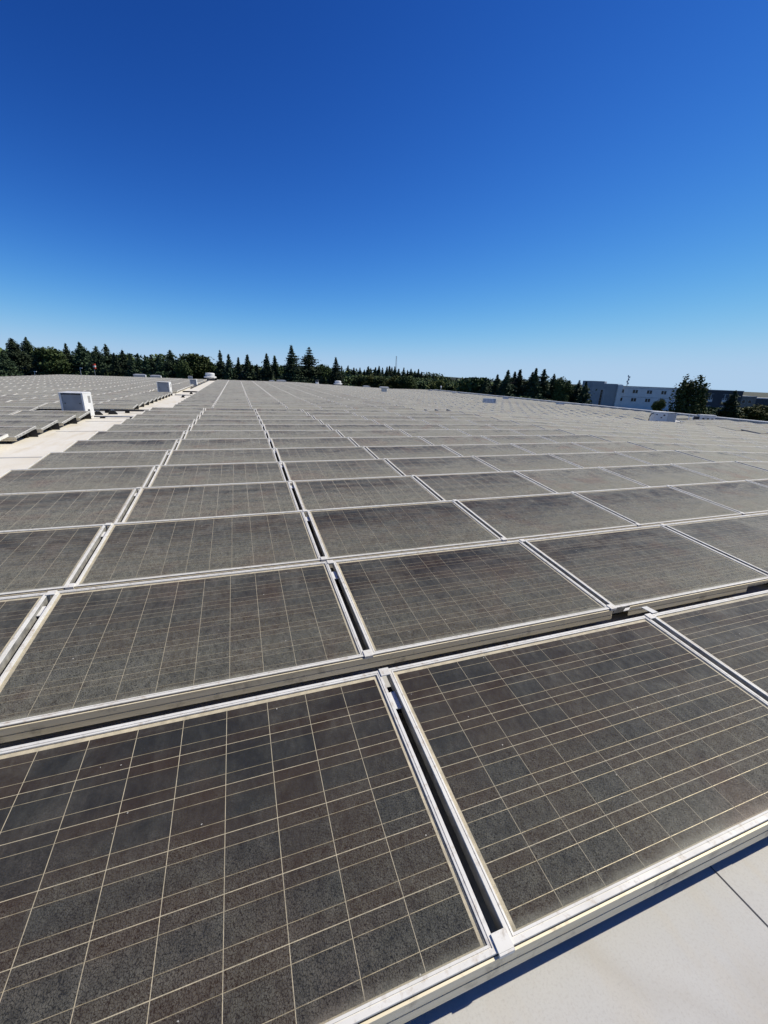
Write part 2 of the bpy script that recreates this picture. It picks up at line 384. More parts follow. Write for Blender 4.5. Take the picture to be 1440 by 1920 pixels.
def fascia_mesh(segs):
    b = MB()
    for x0, x1, zb in segs:
        z1 = FH-.013
        zg = FH+max(zb, -.093)*.62
        b.box(x0, x1, -.005, -.001, zg+.004, z1)
        b.box(x0, x1, -.007, -.001, z1, z1+.004)
        if zb < -.07:
            b.box(x0, x1, -.0022, -.001, zg, zg+.004)
            b.box(x0, x1, -.006, -.001, FH+zb, zg)
    return b.mesh('front_fascia', M['fascia'])
fascia_me = fascia_mesh([(-.019, 1.6805, -.079)]); fascia_front_me = fascia_mesh([(-.019, 1.6805, -.093)])
fascia_gap_me = fascia_mesh([(.13, 1.36, -.079), (1.36, 1.6805, -.05)])
b = MB()
for v0, v1 in ((-.004, .046), (PD-.046, PD+.004)):
    b.box(PW-.006, PW+.046, v0, v1, .0012, .0055, 0, lambda q: pl(*q))
clamp_f = MB(); clamp_f.box(PW-.004, PW+.042, -.004, .036, .0012, .0055, 0, lambda q: pl(*q))
clamp_f.box(PW-.004, PW+.042, -.0095, -.0045, -.012, .0055, 0, lambda q: pl(*q))
clamp_f_me = clamp_f.mesh('corner_clamp', M['alu'])
clamp_b = MB(); clamp_b.box(PW-.004, PW+.042, PD-.04, PD+.003, .0012, .0055, 0, lambda q: pl(*q)); clamp_b_me = clamp_b.mesh('corner_clamp', M['alu'])
brk = MB(); brk.box(PW+.001, PW+.037, .79, .88, -.030, -.024, 0, lambda q: pl(*q)); brk_me = brk.mesh('gap_bracket', M['white_paint'])
foot_mes = []
for x in (.12, PW-.18):
    for y0, y1, zt in ((.10, .18, FH-.038), (PD-.20, PD-.12, FH+.022)):
        ft = MB(); ft.box(x, x+.06, y0, y1, -.004, zt); foot_mes.append(ft.mesh('mounting_foot', M['rubber']))
rs_ = MB(); rs_.box(-.019, 1.680, PD*ct-.055, PD*ct-.050, .002, FH+.03); light_block_me = rs_.mesh('rear_light_block', M['dark_paint'])  # plate added to keep sunlight off the roof seen through the panel gaps
# one cell with its two busbars
cb = MB(); cb.box(0, .1564, 0, .1525, 0, .0006)
for f in (.25, .75): cb.box(.0002, .1562, .1525*f-.0008, .1525*f+.0008, .0006, .0009, 1)
cell_me = cb.mesh('cell', [M['cell'], M['busbar']])
cell_rot = (TILT, 0, 0)

spots = []   # (x0, y0, region, col, row, slope)
def add_spot(x0, y0, reg, c, k):
    xc = x0+PW/2
    slope = math.atan(.042) if 8.55 <= xc < 25.05 else 0.0
    spots.append(dict(x=x0, y=y0, z=roof_z(x0+.0, y0+.3), sl=slope, reg=reg, c=c, k=k))
UNITS = [(17.3, 50.8, 1.0), (22.2, 34.2, 1.2), (25.1, 18.7, 1.3), (28.5, 20.5, .2), (-5.4, 33.6, 1.0), (-4.8, 49, .6), (-7.1, 69.3, 1.0), (-5.35, 14.75, .7), (24.9, 13.6, .9), (31.8, 20.6, 1.0), (30.1, 20.3, .4), (29.8, 42.4, .6), (30.1, 33.6, .6), (30.4, 64.8, .7), (30.4, 56.4, .5), (22.2, 34.3, .7)]
def free(x0, y0):
    return not any(abs(x0+.82-ux) < .82+r*.5 and abs(y0+.5-uy) < .5+r*.5 for ux, uy, r in UNITS)
for k in range(13):
    for c in range(-2, 19):
        x0 = c*COLW+.019+(.03 if c >= 5 else 0)
        if free(x0, k*ROWP): add_spot(x0, k*ROWP, 'front', c+3, k+1)
for k in range(13, 16):
    for c in range(5, 19):
        x0 = c*COLW+.049
        if free(x0, k*ROWP): add_spot(x0, k*ROWP, 'front', c+3, k+1)
for k in range(41):
    for c in range(-2, 19):
        x0 = c*COLW+.019+(.03 if c >= 5 else 0); y0 = 20.12+k*ROWP
        if free(x0, y0): add_spot(x0, y0, 'back', c+3, k+1)
for k in range(12):
    for j in range(11):
        x0 = -4.745-PW-j*COLW; y0 = .93+k*1.2105
        if k == 11 and j == 0: continue
        if free(x0, y0) or j > 0: add_spot(x0, y0, 'leftfront', j+1, 11-k)
for k in range(41):
    for j in range(11):
        x0 = -4.86-PW-j*COLW; y0 = 20.0+k*ROWP
        if free(x0, y0): add_spot(x0, y0, 'leftback', j+1, k+1)
def world_pt(s, u, v):
    x, y, z = pl(u, v, 0)
    return (s['x']+x*math.cos(s['sl'])+z*math.sin(s['sl']), s['y']+y, s['z']-x*math.sin(s['sl'])+z*math.cos(s['sl']))
def in_frame_area(s):
    n = 0; q = []
    for i in range(6):
        for j in range(4):
            px, py, zz = project(world_pt(s, PW*(i+.5)/6, PD*(j+.5)/4))
            if zz > .1 and 0 <= px < 1440 and 0 <= py < 1920: n += 1
    if n == 0: return 0.0
    for u, v in ((0, 0), (PW, 0), (PW, PD), (0, PD)):
        px, py, zz = project(world_pt(s, u, v))
        if zz < .15: return 9e5*n/24
        q.append((px, py))
    a = abs(sum(q[i][0]*q[(i+1) % 4][1]-q[(i+1) % 4][0]*q[i][1] for i in range(4)))/2
    return a*n/24
for s in spots: s['a'] = in_frame_area(s)
order = sorted(spots, key=lambda s: -s['a'])
single = [s for s in order[:300] if s['a'] > 0]
rest = [s for s in spots if not any(s is q for q in single)]
LBL = {'front': lambda s: 'dusty solar panel, %s from the pale aisle in the %s row from the front' % (ordn(s['c']), ordn(s['k'])),
       'back': lambda s: 'dusty solar panel, %s from the aisle in the %s row past the cross gap' % (ordn(s['c']), ordn(s['k'])),
       'leftfront': lambda s: 'solar panel left of the aisle, %s from it, %s row before the white cabinet' % (ordn(s['c']), ordn(max(s['k'], 1))),
       'leftback': lambda s: 'solar panel left of the aisle, %s from it, %s row past the white cabinet' % (ordn(s['c']), ordn(s['k']))}
GRP = {'front': 'solar panels in the near block', 'back': 'solar panels past the cross gap', 'leftfront': 'solar panels left of the aisle, near', 'leftback': 'solar panels left of the aisle, far'}
for s in single:
    if s['reg'] == 'leftfront' and s['k'] == 0:
        lab = 'solar panel left of the aisle, %s from it, in the row beside the white cabinet' % ordn(s['c'])
    else: lab = LBL[s['reg']](s)
    o = tag(ob('solar_panel', None, None, (s['x'], s['y'], s['z']), (0, s['sl'], 0)), lab, 'solar panel', GRP[s['reg']])
    ob('frame', frame_me, o); ob('rear_light_block', light_block_me, o); ob('glass_pane', glass_me, o); [ob('mounting_foot', fm_, o) for fm_ in foot_mes]
    ob('front_fascia', fascia_gap_me if (s['reg'] == 'front' and s['k'] == 2 and s['c'] == 4) else fascia_front_me if (s['reg'] == 'front' and s['k'] == 1) else fascia_me, o)
    if s['reg'] == 'front' and s['k'] <= 3 and s['c'] <= 6:
        bs = ob('backsheet', backsheet_me, o)
        for i in range(10):
            for j in range(6):
                ob('cell', cell_me, bs, pl(.0373+i*.1590, .0272+j*.1550, -.0088), cell_rot)
    else:
        ob('cell_sheet', cellsheet_me, o)
    if s['k'] <= 9 and s['reg'] == 'front' and s['c'] < 12 and s['c'] != 7:
        ob('corner_clamp', clamp_f_me, o); ob('corner_clamp', clamp_b_me, o); ob('gap_bracket', brk_me, o)
# all the farther panels, past the nearest three hundred
tv = []; tf = []; tm = []; tuv = []
def tq(pts, mi, uv=None):
    k = len(tv); tv.extend(pts); tf.append((k, k+1, k+2, k+3)); tm.append(mi); tuv.extend(uv or [(0, 0)]*4)
a_, b_, c_ = ring(0, 0), ring(.020, 0), ring(.020, -.004); d_ = ring(0, -.05)
for j in range(4):
    n = (j+1) % 4
    tq([a_[j], a_[n], b_[n], b_[j]], 0); tq([d_[j], d_[n], a_[n], a_[j]], 0); tq([b_[j], b_[n], c_[n], c_[j]], 0)
tq(c_, 1, [(.02, .02), (PW-.02, .02), (PW-.02, PD-.02), (.02, PD-.02)])
tq([(-.016, -.006, FH-.079), (1.684, -.006, FH-.079), (1.684, -.006, FH-.011), (-.016, -.006, FH-.011)], 2)
tq([d_[3], d_[2], d_[1], d_[0]], 0)
for x in (.12, PW-.18):
    for y0, y1, zt in ((.10, .18, FH-.038), (PD-.20, PD-.12, FH+.022)):
        tq([(x, y0, 0), (x+.06, y0, 0), (x+.06, y0, zt), (x, y0, zt)], 3); tq([(x+.06, y0, 0), (x+.06, y1, 0), (x+.06, y1, zt), (x+.06, y0, zt)], 3)
tv = np.array(tv, float); tf = np.array(tf); nv, nf = len(tv), len(tf)
VV = np.zeros((len(rest)*nv, 3)); FF = np.zeros((len(rest)*nf, 4), int)
for i, s in enumerate(rest):
    ca, sa = math.cos(s['sl']), math.sin(s['sl'])
    q = tv.copy(); x = q[:, 0]*ca+q[:, 2]*sa; z = -q[:, 0]*sa+q[:, 2]*ca
    VV[i*nv:(i+1)*nv] = np.stack([x+s['x'], q[:, 1]+s['y'], z+s['z']], -1); FF[i*nf:(i+1)*nf] = tf+i*nv
me = bpy.data.meshes.new('solar_panel_field'); me.from_pydata(VV.tolist(), [], FF.tolist())
for k in ('alu', 'panel_far', 'fascia', 'rubber'): me.materials.append(M[k])
me.polygons.foreach_set('material_index', np.tile(tm, len(rest)))
uvl = me.uv_layers.new(name='UVMap'); uvl.data.foreach_set('uv', np.tile(np.array(tuv, float).ravel(), len(rest)))
me.update()
tag(ob('solar_panel_field', me), 'hundreds of small solar panels covering the far roof', 'solar panels', kind='stuff')
# white curved flashing at the joint between the first two rows
b = MB(); pr = [(0, 1.206, -.012), (0, 1.175, -.006), (0, 1.13, .035), (0, 1.07, .085), (0, .985, .098)]
for i in range(len(pr)-1):
    (q0, y0, z0), (q1, y1, z1) = pr[i], pr[i+1]
    b.quad((1.80, y0, z0), (1.845, y0, z0), (1.79, y1, z1), (1.745, y1, z1)) if i == 0 else b.quad((1.80-.055*i/4*1.2, y0, z0), (1.845-.055*i/4*1.2, y0, z0), (1.845-.055*(i+1)/4*1.2, y1, z1), (1.80-.055*(i+1)/4*1.2, y1, z1))
fl = b.mesh('flashing_strip', M['alu'])
o = tag(ob('flashing_strip', fl), 'small bent metal strip bridging the gap between first and second panel rows', 'metal strip')
md = o.modifiers.new('thickness', 'SOLIDIFY'); md.thickness = .003

# ------------------------------------------------------------------ rooftop units
def inverter(loc, rz, w, d, h, label, group=None, small=False):
    o = thing('inverter_cabinet', loc, rz, label, 'cabinet', group)
    z0 = .045
    b = MB(); b.box(-w/2+.05, w/2-.05, .05, d, z0, z0+h-.03); ob('body', b.mesh('body', M['white_paint']), o)
    for sx in (-1, 1):
        b = MB(); x0, x1 = (-w/2, -w/2+.048) if sx < 0 else (w/2-.048, w/2)
        b.box(x0, x1, 0, d+.01, z0-.02, z0+h-.02)
        if sx > 0:
            for k in range(3): b.box(w/2, w/2+.004, d*.55+k*.05, d*.55+k*.05+.02, z0+h*.55, z0+h*.85, 1)
            b.box(w/2, w/2+.006, d*.30, d*.52, z0+.07, z0+.19, 1)
        ob('side_panel', b.mesh('side_panel', [M['white_paint'], M['dark_paint']]), o)
    dr = MB(); dr.box(-w/2+.052, w/2-.052, .025, .048, z0+.0, z0+h-.06); dob = ob('door', dr.mesh('door', M['grey_paint']), o)
    for sx in (-1, 1):
        b = MB(); b.box(sx*(w/2-.12)-.014, sx*(w/2-.12)+.014, .012, .024, z0+h*.52, z0+h*.56); ob('latch', b.mesh('latch', M['dark_paint']), dob)
    b = MB(); b.box(-w/2+.05, w/2-.05, .02, d+.005, z0+h-.058, z0+h-.032, 0); ob('top_gap_strip', b.mesh('top_gap_strip', M['dark_paint']), o)  # dark strip painting in the black, shaded gap under the lid
    b = MB(); b.rings([[(-w/2-.005, -.012, z0+h-.018), (w/2+.005, -.012, z0+h-.018), (w/2+.005, d+.015, z0+h-.018), (-w/2-.005, d+.015, z0+h-.018)],
                       [(-w/2-.005, -.012, z0+h-.005), (w/2+.005, -.012, z0+h-.005), (w/2+.005, d+.015, z0+h-.005), (-w/2-.005, d+.015, z0+h-.005)],
                       [(-w/2+.02, .012, z0+h+.01), (w/2-.02, .012, z0+h+.01), (w/2-.02, d-.01, z0+h+.01), (-w/2+.02, d-.01, z0+h+.01)]], 0, True, True)
    ob('lid', b.mesh('lid', M['white_paint']), o)
    b = MB()
    for x in (-w/2+.08, w/2-.16): b.box(x, x+.08, .03, d-.03, -.005, z0+.002)
    ob('skid', b.mesh('skid', M['dark_paint']), o)
    return o
inverter((-5.28, 14.44, roof_z(-5.3, 14.5)), R(-9), .64, .50, .68, 'large white cabinet with grey door beside the near end of the aisle')
inverter((-5.55, 33.2, roof_z(-5.5, 33.5)), R(-6), .80, .6, .80, 'second white cabinet along the aisle, halfway to the trees')
inverter((-4.95, 48.8, roof_z(-5, 49)), R(-6), .66, .5, .64, 'third white cabinet along the aisle, smaller, near its far end')
inverter((-7.1, 69.3, roof_z(-7, 69.5)), R(6), .6, .4, .55, 'tiny white cabinet left of the round fan at the aisle end')
# wide cabinet on the right with a looping cable
o = thing('inverter_station', (25.1, 18.5, roof_z(25.1, 18.5)), R(-24), 'wide pale cabinet with looping cable near the right parapet', 'cabinet')
b = MB(); b.box(-.68, .12, 0, .5, .05, .76); ob('main_housing', b.mesh('main_housing', M['white_paint']), o)
b = MB(); b.box(.125, .60, .03, .5, .05, .74); ob('side_housing', b.mesh('side_housing', M['light_grey']), o)
b = MB(); b.box(.605, .66, -.01, .52, .02, .77); ob('end_panel', b.mesh('end_panel', M['white_paint']), o)
b = MB(); b.box(-.70, .64, -.012, .53, .772, .792); ob('lid', b.mesh('lid', M['white_paint']), o)
for x, z, w in ((-.52, .12, .17), (-.28, .42, .09), (-.14, .56, .11), (-.58, .60, .08)):
    b = MB(); b.box(x, x+w, -.008, -.001, z, z+w*.7); ob('socket_plate', b.mesh('socket_plate', M['dark_paint']), o)
b = MB(); b.tube([(-.69, .2, .68), (-.82, .12, .66), (-.93, .05, .52), (-.97, 0, .32), (-.95, -.02, .10), (-1.0, -.02, .03), (-1.5, -.05, .03), (-2.1, 0, .03)], .028, 8); ob('cable', b.mesh('cable', M['rubber'], True), o)
b = MB(); b.box(-.62, .58, .05, .45, 0, .05); ob('skid', b.mesh('skid', M['dark_paint']), o)
o = thing('condenser_unit', (31.8, 20.4, -.83), R(-32), 'low grey rooftop unit against the right parapet', 'rooftop unit')
b = MB(); b.box(-.38, .62, 0, .5, .06, .42); ob('housing', b.mesh('housing', M['light_grey']), o)
b = MB(); b.box(-.30, .66, -.02, .52, .422, .45); ob('lid', b.mesh('lid', M['white_paint']), o)
b = MB(); b.box(-.66, -.385, .05, .4, .02, .30); ob('side_box', b.mesh('side_box', M['dark_paint']), o)
for x in (-.2, .1, .38):
    b = MB(); b.box(x, x+.13, -.008, -.001, .12, .22); ob('grille', b.mesh('grille', M['dark_paint']), o)
b = MB(); b.box(-.3, .55, .05, .45, 0, .06); ob('skid', b.mesh('skid', M['dark_paint']), o)
o = thing('pipe_stand', (30.1, 20.3, -.83), R(-32), 'pair of short white posts beside the low grey unit', 'pipe stand')
for x in (-.14, .10):
    b = MB(); b.box(x, x+.05, 0, .05, 0, .38); ob('post', b.mesh('post', M['white_paint']), o)
b = MB(); b.box(-.17, .18, .01, .04, .30, .345); ob('crossbar', b.mesh('crossbar', M['white_paint']), o)
# louvred vents
def louvre(loc, rz, w, d, h, label, n=7):
    o = thing('louvred_vent', loc, rz, label, 'vent')
    b = MB(); b.rings([[(-w/2, 0, 0), (w/2, 0, 0), (w/2, d, 0), (-w/2, d, 0)], [(-w/2+.1*h, .18*h, h), (w/2, .18*h, h), (w/2, d, h), (-w/2+.1*h, d, h)]], 0, True, True)
    ob('housing', b.mesh('housing', M['galv']), o)
    for k in range(n):
        x = -w/2+.1*w+k*w*.84/n; b = MB()
        b.quad((x, -.012, .06*h), (x+w*.4/n, -.03, .06*h), (x+w*.4/n+.04*h, .18*h-.035, .92*h), (x+.04*h, .18*h-.02, .92*h)); b.box(x, x+.01, -.01, .0, .05*h, .07*h)
        ob('slat', b.mesh('slat', M['white_paint']), o)
    b = MB(); b.box(w/2+.002, w/2+.03, -.02, d, 0, h+.02); ob('end_panel', b.mesh('end_panel', M['white_paint']), o)
louvre((22.15, 34.0, roof_z(22.2, 34)), R(-25), 1.15, .7, .58, 'slatted metal vent hood standing among the panels right of centre')
louvre((29.8, 42.2, -.83), R(-25), .62, .5, .36, 'small slatted vent by the parapet left of the grey building', 4)
louvre((30.1, 33.4, -.83), R(-25), .66, .5, .36, 'small slatted vent by the parapet under the grey building wall', 4)
# mushroom exhaust fans
def fan(loc, s, label):
    o = thing('exhaust_fan', loc, 0, label, 'exhaust fan')
    b = MB(); b.box(-.62*s, .62*s, -.62*s, .62*s, 0, .28*s); ob('curb', b.mesh('curb', M['dark_paint']), o)
    b = MB(); b.lathe([(.55*s, .28*s), (.62*s, .36*s), (.88*s, .42*s), (.90*s, .58*s), (.80*s, .64*s), (.6*s, .65*s)], 28); ob('shroud', b.mesh('shroud', M['white_paint']), o)
    b = MB(); b.lathe([(.60*s, .66*s), (.66*s, .72*s), (.67*s, 1.02*s), (.60*s, 1.10*s), (.3*s, 1.14*s), (.02, 1.15*s)], 28); ob('motor_cover', b.mesh('motor_cover', M['white_paint']), o)
fan((-4.45, 71.4, roof_z(-4.4, 71.4)), 1.02, 'round white exhaust fan at the far end of the aisle')
fan((16.0, 71.6, roof_z(16, 71.6)), .82, 'round white exhaust fan on the back edge right of the tall conifers')
# pedestal vent with wide cap
o = thing('capped_vent', (17.2, 50.6, roof_z(17.2, 50.6)), R(-12), 'square pedestal vent with wide flat cap among panels, right of centre', 'vent')
b = MB(); b.box(-.32, .32, -.32, .32, 0, .60); ob('shaft', b.mesh('shaft', M['galv']), o)
b = MB(); b.rings([[(-.56, -.5, .60), (.56, -.5, .60), (.56, .5, .60), (-.56, .5, .60)], [(-.58, -.52, .72), (.58, -.52, .72), (.58, .52, .72), (-.58, .52, .72)], [(-.45, -.4, .80), (.45, -.4, .80), (.45, .4, .80), (-.45, .4, .80)]], 0, True, True); ob('cap', b.mesh('cap', M['galv']), o)
# skylight kerbs on the back edge
def skylight(loc, rz, w, d, h, label):
    o = thing('skylight', loc, rz, label, 'skylight')
    b = MB(); b.box(-w/2, w/2, 0, d, 0, h*.7); ob('curb', b.mesh('curb', M['grey_paint']), o)
    b = MB(); b.rings([[(-w/2-.04, -.04, h*.7), (w/2+.04, -.04, h*.7), (w/2+.04, d+.04, h*.7), (-w/2-.04, d+.04, h*.7)], [(-w/2-.04, -.04, h*.85), (w/2+.04, -.04, h*.85), (w/2+.04, d+.04, h*.85), (-w/2-.04, d+.04, h*.85)], [(-w/2+.25, .25, h), (w/2-.25, .25, h), (w/2-.25, d-.25, h), (-w/2+.25, d-.25, h)]], 0, True, True)
    ob('dome', b.mesh('dome', M['galv']), o)
    b = MB(); b.box(w/2+.045, w/2+.07, 0, d, 0, h*.8); ob('end_panel', b.mesh('end_panel', M['white_paint']), o)
skylight((-14.2, 71.2, roof_z(-14, 71)), R(3), 1.5, 1.0, .62, 'left of two low grey skylights on the far left roof edge')
skylight((-12.1, 71.3, roof_z(-12, 71)), R(3), 1.35, 1.0, .55, 'right of two low grey skylights on the far left roof edge')
skylight((6.4, 71.4, roof_z(6.4, 71)), R(-3), 1.45, .9, .46, 'low grey skylight on the back edge below the tallest conifers')
skylight((4.9, 71.5, roof_z(4.9, 71)), R(-3), .8, .9, .36, 'small low skylight left of the one below the tallest conifers')
skylight((21.2, 71.5, roof_z(21, 71)), R(-8), 1.1, .8, .42, 'low grey skylight on the back edge right of the round fan')
o = thing('vent_pipe', (12.2, 70.7, roof_z(12.2, 70.7)), 0, 'pale vent pipe with dark cap on the back edge', 'vent pipe')
b = MB(); b.lathe([(.26, 0), (.26, .5)], 14); ob('pipe', b.mesh('pipe', M['white_paint'], False), o)
b = MB(); b.lathe([(.2, .5), (.3, .55), (.28, .78), (.1, .86)], 14); ob('cap', b.mesh('cap', M['dark_paint']), o)
o = thing('vent_pipe', (33.2, 66.2, -.83), 0, 'thin vent post with white head at the far right roof corner', 'vent pipe')
b = MB(); b.lathe([(.05, 0), (.05, .75)], 8); ob('pipe', b.mesh('pipe', M['galv']), o)
b = MB(); b.lathe([(.08, .75), (.14, .82), (.12, 1.0), (.03, 1.05)], 10); ob('cap', b.mesh('cap', M['white_paint']), o)
for x, y, w, h, lb in ((30.4, 64.6, .7, .34, 'small pale roof box near the far right roof corner'), (30.4, 56.2, .5, .33, 'small grey roof box before the far right roof corner')):
    o = thing('roof_box', (x, y, -.83), R(-20), lb, 'roof box')
    b = MB(); b.box(-w/2, w/2, 0, w*.8, 0, h*.85); ob('housing', b.mesh('housing', M['grey_paint']), o)
    b = MB(); b.box(-w/2-.03, w/2+.03, -.03, w*.8+.03, h*.852, h); ob('lid', b.mesh('lid', M['white_paint']), o)
# conduits and pipe supports in the aisle
def conduit(pts, r, label, mat='galv', supports=()):
    o = thing('conduit', pts[0], 0, label, 'conduit')
    b = MB(); b.tube([Vector(q)-Vector(pts[0]) for q in pts], r, 8); ob('pipe', b.mesh('pipe', M[mat], True), o)
    for sx, sy in supports:
        b = MB(); z = roof_z(sx, sy); b.box(sx-pts[0][0]-.06, sx-pts[0][0]+.06, sy-pts[0][1]-.05, sy-pts[0][1]+.05, z-pts[0][2]-.003, -r*.9); ob('support', b.mesh('support', M['rubber']), o)
conduit([(-4.72, 14.22, -.085), (-3.42, 14.16, -.085)], .022, 'thin conduit crossing the aisle in front of the large white cabinet', 'galv', [(-4.5, 14.2), (-3.7, 14.17)])
conduit([(-5.0, 15.95, -.045), (-3.45, 15.88, -.045)], .035, 'dark cable tray crossing the aisle behind the large white cabinet', 'dark_paint', [(-4.8, 15.94), (-4.2, 15.92), (-3.6, 15.89)])
conduit([(-4.62, 42.5, roof_z(-4.6, 42)+.09), (-4.60, 56, roof_z(-4.6, 56)+.09), (-4.58, 70.2, roof_z(-4.6, 70)+.09)], .06, 'long dark conduit along the far left side of the aisle', 'dark_paint', [(-4.62, y) for y in (43, 47, 51, 55, 59, 63, 67)])
conduit([(-4.7, 31.9, roof_z(-4, 32)+.06), (-3.45, 31.8, roof_z(-4, 32)+.06)], .03, 'thin pipe crossing the aisle beside the second cabinet', 'galv', [(-4.1, 31.86)])
conduit([(-4.7, 36.6, roof_z(-4, 36)+.06), (-3.45, 36.4, roof_z(-4, 36)+.06)], .05, 'grey pipe crossing the aisle past the second cabinet', 'dark_paint', [(-4.1, 36.5)])
def block(x, y, w, h, lb):
    o = thing('pipe_support', (x, y, roof_z(x, y)), R(5), lb, 'rubber block')
    b = MB(); b.rings([[(-w/2, -.06, 0), (w/2, -.06, 0), (w/2, .06, 0), (-w/2, .06, 0)], [(-w/2, -.06, .02), (w/2, -.06, .02), (w/2, .06, .02), (-w/2, .06, .02)], [(-w*.2, -.05, h), (w*.2, -.05, h), (w*.2, .05, h), (-w*.2, .05, h)]], 0, True, True)
    ob('foot', b.mesh('foot', M['rubber']), o)
    b = MB(); b.box(-w*.18, w*.18, -.015, .015, h+.001, h+.02); ob('strut', b.mesh('strut', M['galv']), o)
block(-4.52, 15.45, .26, .13, 'black wedge-shaped rubber block right of the large white cabinet')
block(-4.88, 15.2, .26, .12, 'black rubber block touching the right side of the large white cabinet')
block(-4.0, 30.1, .22, .14, 'small black rubber block in the aisle before the second cabinet')
block(-3.85, 34.0, .24, .15, 'small black rubber block in the aisle beyond the second cabinet')

# ------------------------------------------------------------------ trees
def leaf_mesh(name, cen, size, mats, seed, flat=.35, mid=None):
    rg = np.random.default_rng(seed); n = len(cen)
    nrm = rg.normal(size=(n, 3)); nrm[:, 2] = np.abs(nrm[:, 2])+flat; nrm /= np.linalg.norm(nrm, axis=1)[:, None]
    t1 = np.cross(nrm, rg.normal(size=(n, 3))); t1 /= np.linalg.norm(t1, axis=1)[:, None]; t2 = np.cross(nrm, t1)
    sz = (np.asarray(size)*rg.uniform(.6, 1.35, n))[:, None]
    a = t1*sz; b2 = t2*sz*rg.uniform(.35, .7, n)[:, None]
    V = np.stack([cen-a, cen-b2*.9, cen+a, cen+b2], 1).reshape(-1, 3)
    F = np.arange(n*4).reshape(n, 4)
    me = bpy.data.meshes.new(name); me.from_pydata(V.tolist(), [], F.tolist())
    for mt in mats: me.materials.append(mt)
    if mid is not None: me.polygons.foreach_set('material_index', mid)
    me.update(); return me
def trunk_mesh(H, r, seed, lean=0.0, limbs=5):
    rg = random.Random(seed); b = MB()
    pts = [(lean*f*H*.1+rg.uniform(-.1, .1), rg.uniform(-.1, .1), f*H) for f in (0, .15, .35, .6, .8, .95)]
    b.tube(pts, [r*1.25, r, r*.85, r*.6, r*.35, r*.08], 8)
    for k in range(limbs):
        f = rg.uniform(.25, .75); a = rg.uniform(0, 6.28); L = H*rg.uniform(.1, .2)
        p0 = Vector((lean*f*H*.1, 0, f*H)); p1 = p0+Vector((math.cos(a)*L, math.sin(a)*L, L*.35))
        b.tube([p0, (p0+p1)/2+Vector((0, 0, .1)), p1], [r*.35, r*.25, r*.06], 5)
    return b.mesh('trunk', M['bark'])
def conifer(seed, H, W, style):
    rg = np.random.default_rng(seed); cen = []; size = []
    gap = {'cone': .42, 'fir': .55, 'layer': .78, 'irr': .55}[style]
    z = .06*H; sect = rg.uniform(.65, 1.15, 9)
    lead = rg.uniform(-.4, .4, 2)*(1 if style == 'irr' else .25)
    while z < H*.985:
        f = z/H
        if style == 'cone': pr = (1-f)**.95*(.9+.14*math.sin(z*2.7+seed))
        elif style == 'fir': pr = (1-f)**.85*(.8+.25*math.sin(z*3.1+seed))
        elif style == 'layer': pr = min(1, (1-f)**.9*1.1)*(.86+.18*math.sin(z*2.3+seed))
        else: pr = ((1-f)**.75)*(.68+.42*abs(math.sin(z*.9+seed)))
        r = max(W*.5*pr, .06); nb = int(7+8*min(1, r/1.6)); a0 = rg.uniform(0, 6.28)
        for k in range(nb):
            a = a0+k*6.283/nb+rg.normal(0, .18); L = r*sect[int((a % 6.283)/6.283*9) % 9]*rg.uniform(.75, 1.15)
            m_ = max(2, int(L/.28)+1); tt = (np.arange(m_)+rg.uniform(.2, .9, m_))/m_
            droop = -.18 if style != 'irr' else .12
            bx = np.stack([math.cos(a)*L*tt, math.sin(a)*L*tt, z+droop*L*tt+ (.10*L*tt**2)], -1)
            bx[:, :2] += lead*f
            for rep in range(5):
                cen.append(bx+rg.normal(0, 1, bx.shape)*np.stack([.07+.13*L*tt, .07+.13*L*tt, np.full(m_, .12)], -1)); size.append(np.full(m_, .15+.36*(1-f)))
        z += gap*rg.uniform(.75, 1.2)*(1-.35*f)
    cen.append(np.stack([np.full(14, lead[0])+rg.normal(0, .05, 14), np.full(14, lead[1])+rg.normal(0, .05, 14), np.linspace(H*.94, H*1.0, 14)], -1)); size.append(np.full(14, .10))
    return np.concatenate(cen), np.concatenate(size)
def broad(seed, H, W, lobes=16, upright=False):
    rg = np.random.default_rng(seed); cen = []; size = []
    for k in range(lobes):
        a = rg.uniform(0, 6.283); f = rg.uniform(0, 1)**.6; zz = rg.uniform(.22, .88)
        prof = math.sqrt(max(.05, 1-((zz-.45)/.55)**2))
        cx, cy_2, cz = math.cos(a)*f*W*.36*prof, math.sin(a)*f*W*.36*prof, zz*H
        rx = W*(rg.uniform(.07, .13) if upright else rg.uniform(.13, .22)); rzv = rx*(rg.uniform(2.0, 3.2) if upright else rg.uniform(.75, 1.05)); n = int(190*max(.9 if upright else .5, rx*rx*.8))
        d = rg.normal(size=(n, 3)); d /= np.linalg.norm(d, axis=1)[:, None]; d *= rg.uniform(.45, 1.08, n)[:, None]
        cen.append(np.array([cx, cy_2, min(cz, H-rzv)])+d*np.array([rx, rx, rzv])); size.append(np.full(n, .27))
    n = 60; d = rg.normal(size=(n, 3)); d /= np.linalg.norm(d, axis=1)[:, None]
    cen.append(np.array([(W*.12 if upright else 0), 0, H-W*.16])+d*W*.15*np.array([.4 if upright else 1]*2+[1])); size.append(np.full(n, .27))
    return np.concatenate(cen), np.concatenate(size)
PROTO = {}
